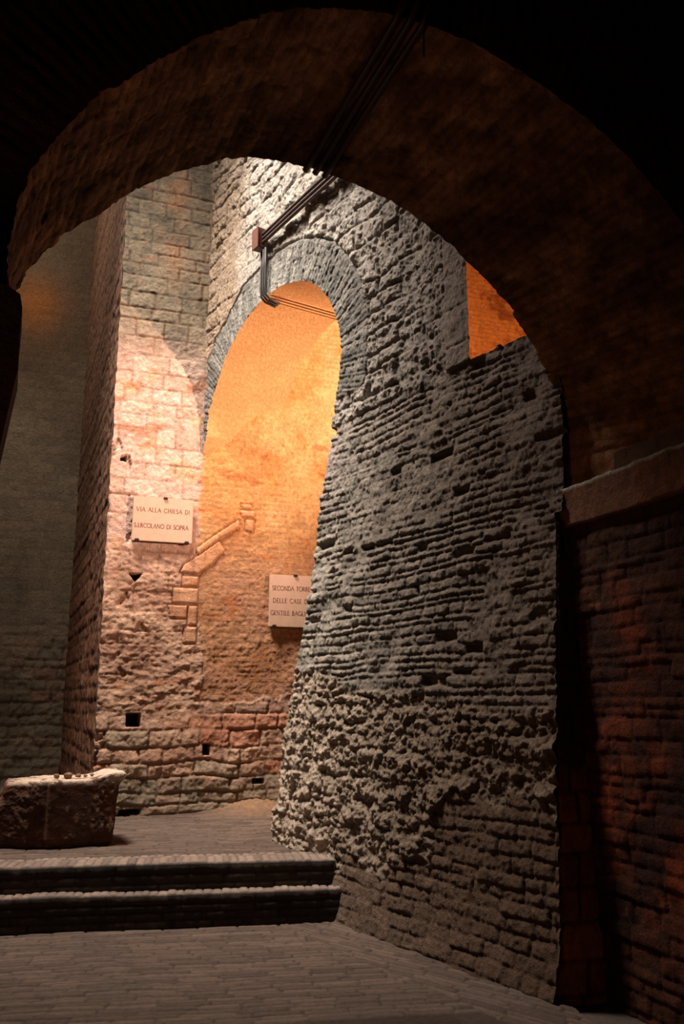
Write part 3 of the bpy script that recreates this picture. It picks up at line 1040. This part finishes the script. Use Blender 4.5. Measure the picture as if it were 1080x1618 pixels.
SERIF = {'A': [(.03, 0), (.74, 0)], 'H': [(.14, 0), (.14, 1), (.68, 0), (.68, 1)], 'I': [(.15, 0), (.15, 1)], 'L': [(.12, 1), (.12, 0)],
         'N': [(.12, 0), (.70, 1)], 'P': [(.12, 0)], 'R': [(.12, 0)], 'T': [(.33, 0)], 'V': [(.03, 1), (.72, 1)]}


def text_quads(s, h, x0, z0, gap, y, V, F):
    x = x0
    for ch in s:
        wd, st = GL[ch]
        for pts, wt in st:
            for (ax, az), (bx, bz) in zip(pts[:-1], pts[1:]):
                dx, dz = bx - ax, bz - az
                L = math.hypot(dx, dz) + 1e-9
                nx, nz = -dz / L * wt / 2, dx / L * wt / 2
                ex, ez = dx / L * .02, dz / L * .02
                k = len(V)
                for px, pz in ((ax - ex + nx, az - ez + nz), (ax - ex - nx, az - ez - nz), (bx + ex - nx, bz + ez - nz), (bx + ex + nx, bz + ez + nz)):
                    V.append((x + px * h, y, z0 + pz * h))
                for px, pz in ((ax - ex + nx, az - ez + nz), (ax - ex - nx, az - ez - nz), (bx + ex - nx, bz + ez - nz), (bx + ex + nx, bz + ez + nz)):
                    V.append((x + px * h, y + .0015, z0 + pz * h))
                F += [(k, k + 1, k + 2, k + 3), (k, k + 4, k + 5, k + 1), (k + 1, k + 5, k + 6, k + 2), (k + 2, k + 6, k + 7, k + 3), (k + 3, k + 7, k + 4, k)]
        for (sx, sz) in SERIF.get(ch, []):
            k = len(V)
            for q in ((sx - .12, sz - .025), (sx + .12, sz - .025), (sx + .12, sz + .025), (sx - .12, sz + .025)):
                V.append((x + q[0] * h, y, z0 + q[1] * h))
            F.append((k, k + 1, k + 2, k + 3))
        x += (wd + gap) * h
    return x


def text_width(s, gap):
    return sum(GL[c][0] + gap for c in s) - gap


def bevel_box(name, lo, hi, mat, bev, parent=None, segs=2, chip=0.0):
    import bmesh
    bm = bmesh.new()
    bmesh.ops.create_cube(bm, size=1)
    for v in bm.verts:
        v.co.x = lo[0] if v.co.x < 0 else hi[0]
        v.co.y = lo[1] if v.co.y < 0 else hi[1]
        v.co.z = lo[2] if v.co.z < 0 else hi[2]
    bmesh.ops.bevel(bm, geom=bm.edges[:], offset=bev, segments=segs, affect='EDGES')
    me = bpy.data.meshes.new(name)
    bm.to_mesh(me)
    bm.free()
    me.materials.append(mat)
    o = bpy.data.objects.new(name, me)
    COL.objects.link(o)
    if parent:
        o.parent = parent
    return o


def plaque(loc, wd, ht, lines, lh, label, tilt=0.0):
    root = empty('wall_plaque', loc, label, 'plaque', 'marble street plaques')
    root.rotation_euler = (0, tilt, 0)
    bevel_box('panel', (-wd / 2, -.035, -ht / 2), (wd / 2, 0.005, ht / 2), M_MARBLE, .004, root)
    for s, zf, wf, ox in lines:
        gap = .14
        h = lh
        tw = text_width(s, gap) * h
        # stretch the gap so the line fills its measured width
        gap += (wf * wd - tw) / h / (len(s) - 1)
        x = -wd / 2 + ox * wd
        for word in s.split(' '):
            V, F = [], []
            x = text_quads(word, h, x, ht / 2 - zf * ht, gap, -.0365, V, F)
            x += (GL[' '][0] + gap) * h
            me = bpy.data.meshes.new('inscription_word')
            me.from_pydata(V, [], F)
            me.materials.append(M_LETTER)
            t = bpy.data.objects.new('inscription_word', me)
            COL.objects.link(t)
            t.parent = root
    for (cx, cz) in ((0.02, ht / 2 - .004), (-wd / 2 + .06, -ht / 2 + .008), (wd / 2 - .06, -ht / 2 + .008)):
        c = bevel_box('clamp', (cx - .024, -.052, cz - .014), (cx + .024, .0, cz + .014), M_IRON, .006, root)
    return root


plaque((1.459, 9.868, 3.645), 0.684, 0.512, [('VIA ALLA CHIESA DI', .335, .89, .055), ('S.ERCOLANO DI SOPRA', .70, .90, .03)], .048,
       'white marble plaque with two lines of text, on the left wall beside the pilaster corner')
plaque((3.035, 9.868, 2.775), 0.59, 0.615, [('SECONDA TORRE', .30, .80, .05), ('DELLE CASE DI', .54, .76, .065), ('GENTILE BAGLIONI', .775, .92, .02)], .050,
       'marble plaque with three lines of text, half hidden behind the rough grey wall')


# ---- tubes
def tube(name, paths, r, mat, parent=None, sides=10):
    V, F = [], []
    from mathutils import Vector
    for path in paths:
        P = [Vector(p) for p in path]
        base = len(V)
        up = None
        for i, p in enumerate(P):
            d = (P[min(i + 1, len(P) - 1)] - P[max(i - 1, 0)]).normalized()
            if up is None:
                up = Vector((0, 0, 1)) if abs(d.z) < .9 else Vector((1, 0, 0))
            sx = d.cross(up).normalized()
            up = sx.cross(d).normalized()
            for k in range(sides):
                a = 2 * math.pi * k / sides
                q = p + sx * math.cos(a) * r + up * math.sin(a) * r
                V.append(tuple(q))
        for i in range(len(P) - 1):
            for k in range(sides):
                k2 = (k + 1) % sides
                F.append((base + i * sides + k, base + i * sides + k2, base + (i + 1) * sides + k2, base + (i + 1) * sides + k))
        F.append(tuple(base + k for k in range(sides))[::-1])
        F.append(tuple(base + (len(P) - 1) * sides + k for k in range(sides)))
    me = bpy.data.meshes.new(name)
    me.from_pydata(V, [], F)
    for p in me.polygons:
        p.use_smooth = len(p.vertices) == 4
    me.materials.append(mat)
    o = bpy.data.objects.new(name, me)
    COL.objects.link(o)
    if parent:
        o.parent = parent
    return o


def wr(s, z, o=-0.07):
    p = C0 + s * DR + (batter(z) + o) * NR
    return (p[0], p[1], z)


def tagt(o, label, cat, group=None):
    o['label'] = label
    o['category'] = cat
    if group:
        o['group'] = group
    return o


# three conduits level along the grey wall, three drops under the box
for k, (nm) in enumerate(('topmost', 'middle', 'lowest')):
    z = 6.60 - k * .052
    path = [wr(1.47, z, -.085)] + [wr(s, z + .004 * math.sin(s * 3 + k), -.085) for s in np.linspace(1.6, 5.2, 19)]
    tagt(tube('wall_conduit' + ('' if k == 0 else '.%03d' % k), [path], .019, M_PIPE),
         nm + ' of the three brown pipes running level along the grey wall to the rusty box', 'pipe', 'pipes along the grey wall')
for k, (nm) in enumerate(('leftmost', 'middle', 'rightmost')):
    s = 1.500 + k * .048
    tagt(tube('drop_cable' + ('' if k == 0 else '.%03d' % k), [[wr(s, 6.42, -.075), wr(s, 6.2, -.072), wr(s, 5.98, -.072), wr(s, 5.88, -.065), wr(s + .01, 5.83, -.02), wr(s + .02, 5.80, .10)]], .013, M_DARKCABLE),
         nm + ' of the dark cables dropping from the rusty box to the lit arch', 'cable', 'cables dropping from the box')
    z = 5.868 - .003 * k
    tagt(tube('soffit_cable' + ('' if k == 0 else '.%03d' % k), [[wr(s + .02 + .02 * k, z, q) for q in np.linspace(.06, 1.1, 9)]], .005, M_CABLE),
         nm + ' of the thin cables crossing the glowing underside of the tall arch', 'cable', 'cables on the lit underside')

jb = empty('junction_box', wr(1.485, 6.56, -.085), 'small rust red metal junction box where the wall pipes end', 'box')
q = math.atan2(DR[1], DR[0])
jb.rotation_euler = (0, 0, q)
bevel_box('box_body', (-.060, -.060, -.12), (.070, .03, .11), M_RUST, .006, jb)
bevel_box('box_lid', (-.067, -.070, -.127), (.077, -.059, .117), M_RUST, .004, jb)

# three thick conduits across the underside of the big arch
for k, (nm, xb, xf) in enumerate((('left', 1.425, 1.640), ('middle', 1.487, 1.715), ('right', 1.548, 1.790))):
    pts = []
    for t in np.linspace(0.0, 1.0, 12):
        x = xb * (1 - t) + xf * t
        th = math.degrees(math.acos(np.clip((x - (CB[0] * (1 - t) + CF[0] * t)) / (1.71 * (1 - t) + 2.03 * t), -1, 1)))
        X, Y, Z = arch_pt(np.array(th), np.array(t))
        pts.append((float(X), float(Y), float(Z) - .034))
    back = []
    fr = [(pts[-1][0] + .005, YFR - .07, pts[-1][2] + .03), (pts[-1][0] + .06, YFR - .085, pts[-1][2] + .2), (pts[-1][0] + .30, YFR - .09, pts[-1][2] + 1.2)]
    tagt(tube('soffit_conduit' + ('' if k == 0 else '.%03d' % k), [back + pts + fr], .020, M_PIPE),
         nm + ' of the three dark conduits crossing the shadowed underside of the big arch', 'pipe', 'conduits under the big arch')

tagt(tube('hanging_cable', [[(1.80, 3.47, 5.45), (1.79, 3.5, 5.2), (1.783, 3.56, 5.08), (1.780, 3.56, 4.93)]], .005, M_DARKCABLE),
     'short loose dark cable end dangling from the big arch beside the conduits', 'cable')


# ---- carved stone block on the landing
def build_block():
    nx, ny, nz = 64, 34, 40
    V, C, F = [], [], []
    L0, L1 = -0.13, 0.90       # left and right ends at the ground
    depth = 0.62
    z0, z1 = ZF, 0.975

    def shape(a, b, c):
        # a,b,c in -1..1
        z = z0 + (z1 - z0) * (c + 1) / 2
        t = (z - z0) / (z1 - z0)
        right = L1 - .015 + 0.02 * t + .05 * sm(.80, .95, t)          # flares into a broken lip at the top
        left = L0 + .13 * t
        x = left + (right - left) * (a + 1) / 2
        yf = 7.93 - .02 * t + .12 * sm(.2, -.0, x) * 1.0 + .05 * sm(.35, .3, x)   # left facet falls back
        y = yf + depth * (b + 1) / 2
        # low shoulder at left, hollow top in the middle
        top = 0.0
        dz = -.035 * sm(.36, .05, x) - .05 * sm(.35, .30, x) * sm(.12, .2, x) * 0
        dz = dz - .012 * sm(.1, .3, x) * sm(.75, .6, x)
        dz = dz + .045 * sm(.68, .88, x)
        z = z + dz * t * t
        # tucked-in foot
        f = sm(.14, 0, t)
        y = y + f * .03 * (b < 0) * (1 - (b + 1) / 2)
        z = z + .02 * f * (a > .9)
        return x, y, z

    pts = {}

    def addface(fn, n, m, flip):
        a = np.linspace(-1, 1, n)
        b = np.linspace(-1, 1, m)
        A, B = np.meshgrid(a, b)
        P = fn(A, B)
        return P.reshape(-1, 3), grid_faces(m, n, flip)

    def S3(a, b, c):
        a, b, c = np.broadcast_arrays(a * 1.0, b * 1.0, c * 1.0)
        # round the cube a little
        k = 0.06
        r = (np.abs(a) ** 22 + np.abs(b) ** 22 + np.abs(c) ** 22) ** (1 / 22.)
        a2, b2, c2 = a / r, b / r, np.where(c < -.9, c, c / r)
        x, y, z = shape(a2, b2, c2)
        return np.stack([x, y, z], -1)

    VV, FF = [], []
    off = 0
    for fn, n, m, fl in ((lambda A, B: S3(A, -1 + 0 * A, B), 190, 90, False), (lambda A, B: S3(A, 1 + 0 * A, B), 190, 90, True),
                         (lambda A, B: S3(-1 + 0 * A, A, B), 90, 90, True), (lambda A, B: S3(1 + 0 * A, A, B), 90, 90, False),
                         (lambda A, B: S3(A, B, 1 + 0 * A), 190, 90, False), (lambda A, B: S3(A, B, -1 + 0 * A), 190, 90, True)):
        v, f = addface(fn, n, m, fl)
        VV.append(v)
        FF.append(f + off)
        off += len(v)
    V = np.concatenate(VV)
    F = np.concatenate(FF)
    cen = np.array([.3, 8.25, .7])
    d = V - cen
    d /= np.linalg.norm(d, axis=1)[:, None]
    nn = fbm(V[:, 0] + V[:, 1] * .7, V[:, 2] + V[:, 1] * .4, 5, 5, 701, .6)
    n2 = fbm(V[:, 0] + V[:, 1] * .5, V[:, 2] - V[:, 1] * .6, 14, 4, 702, .7)
    rag = .3 + 1.0 * sm(.62, .8, V[:, 0]) + .8 * sm(.32, .2, V[:, 0])
    low = sm(ZF + .005, ZF + .06, V[:, 2])
    V = V + d * ((nn * .024 + n2 * .012) * rag * low)[:, None]
    # groove between the facet and the plain face
    g = np.exp(-((V[:, 0] - .325) / .012) ** 2)
    V[:, 1] += g * .02 * (V[:, 1] < 8.2)
    V[:, 2] = np.maximum(V[:, 2], ZF + .002)
    c = mix(lin(100, 64, 48), lin(80, 54, 42), sm(-.4, .4, nn))
    c = mix(c, lin(204, 180, 160), sm(.90, .965, V[:, 2]) * (.9 * sm(-.5, .1, n2) + .1))  # pale top edge: light from above painted into the stone
    c = mix(c, lin(186, 156, 130), sm(.2, .5, n2) * .5)
    o = mesh_np('stone_block', V, F, M_BLOCK, c)
    return tagt(o, 'large worn brown stone block with broken lip standing on the landing at far left', 'stone block')


build_block()


def pebble(name, loc, r, label, seed, group):
    import bmesh
    bm = bmesh.new()
    bmesh.ops.create_icosphere(bm, subdivisions=3, radius=1)
    rs = np.random.RandomState(seed)
    k = rs.uniform(.75, 1.25, 3)
    ph = rs.uniform(0, 6, 3)
    for v in bm.verts:
        p = v.co
        f = 1 + .16 * math.sin(3 * p.x + ph[0]) * math.cos(2.6 * p.y + ph[1]) + .1 * math.sin(5 * p.z + ph[2])
        v.co = (p.x * r * k[0] * f, p.y * r * k[1] * f, p.z * r * .7 * k[2] * f)
    me = bpy.data.meshes.new(name)
    bm.to_mesh(me)
    bm.free()
    for p in me.polygons:
        p.use_smooth = True
    a = me.color_attributes.new('albedo', 'FLOAT_COLOR', 'POINT')
    cc = mix(lin(150, 120, 96), lin(120, 90, 70), rs.rand())
    for d in a.data:
        d.color = (*cc, 1)
    me.materials.append(M_BLOCK)
    o = bpy.data.objects.new(name, me)
    COL.objects.link(o)
    o.location = loc
    return tagt(o, label, 'stone chip', group)


for k, (x, y, z, r, lb) in enumerate([
        (.40, 8.10, .985, .030, 'small reddish stone chip lying leftmost on the block, by the dark flank corner'),
        (.49, 8.05, .990, .038, 'largest rounded stone chip lying on top of the block'),
        (.575, 8.08, .985, .022, 'tiny stone chip beside the largest chip on the block'),
        (.635, 8.06, .985, .018, 'tiny stone chip at the middle right of the block top'),
        (.69, 8.10, .99, .020, 'rightmost small stone chip on the block, next to its broken lip')]):
    pebble('stone_chip' + ('' if k == 0 else '.%03d' % k), (x, y, z), r, lb, 800 + k, 'stone chips on the block')
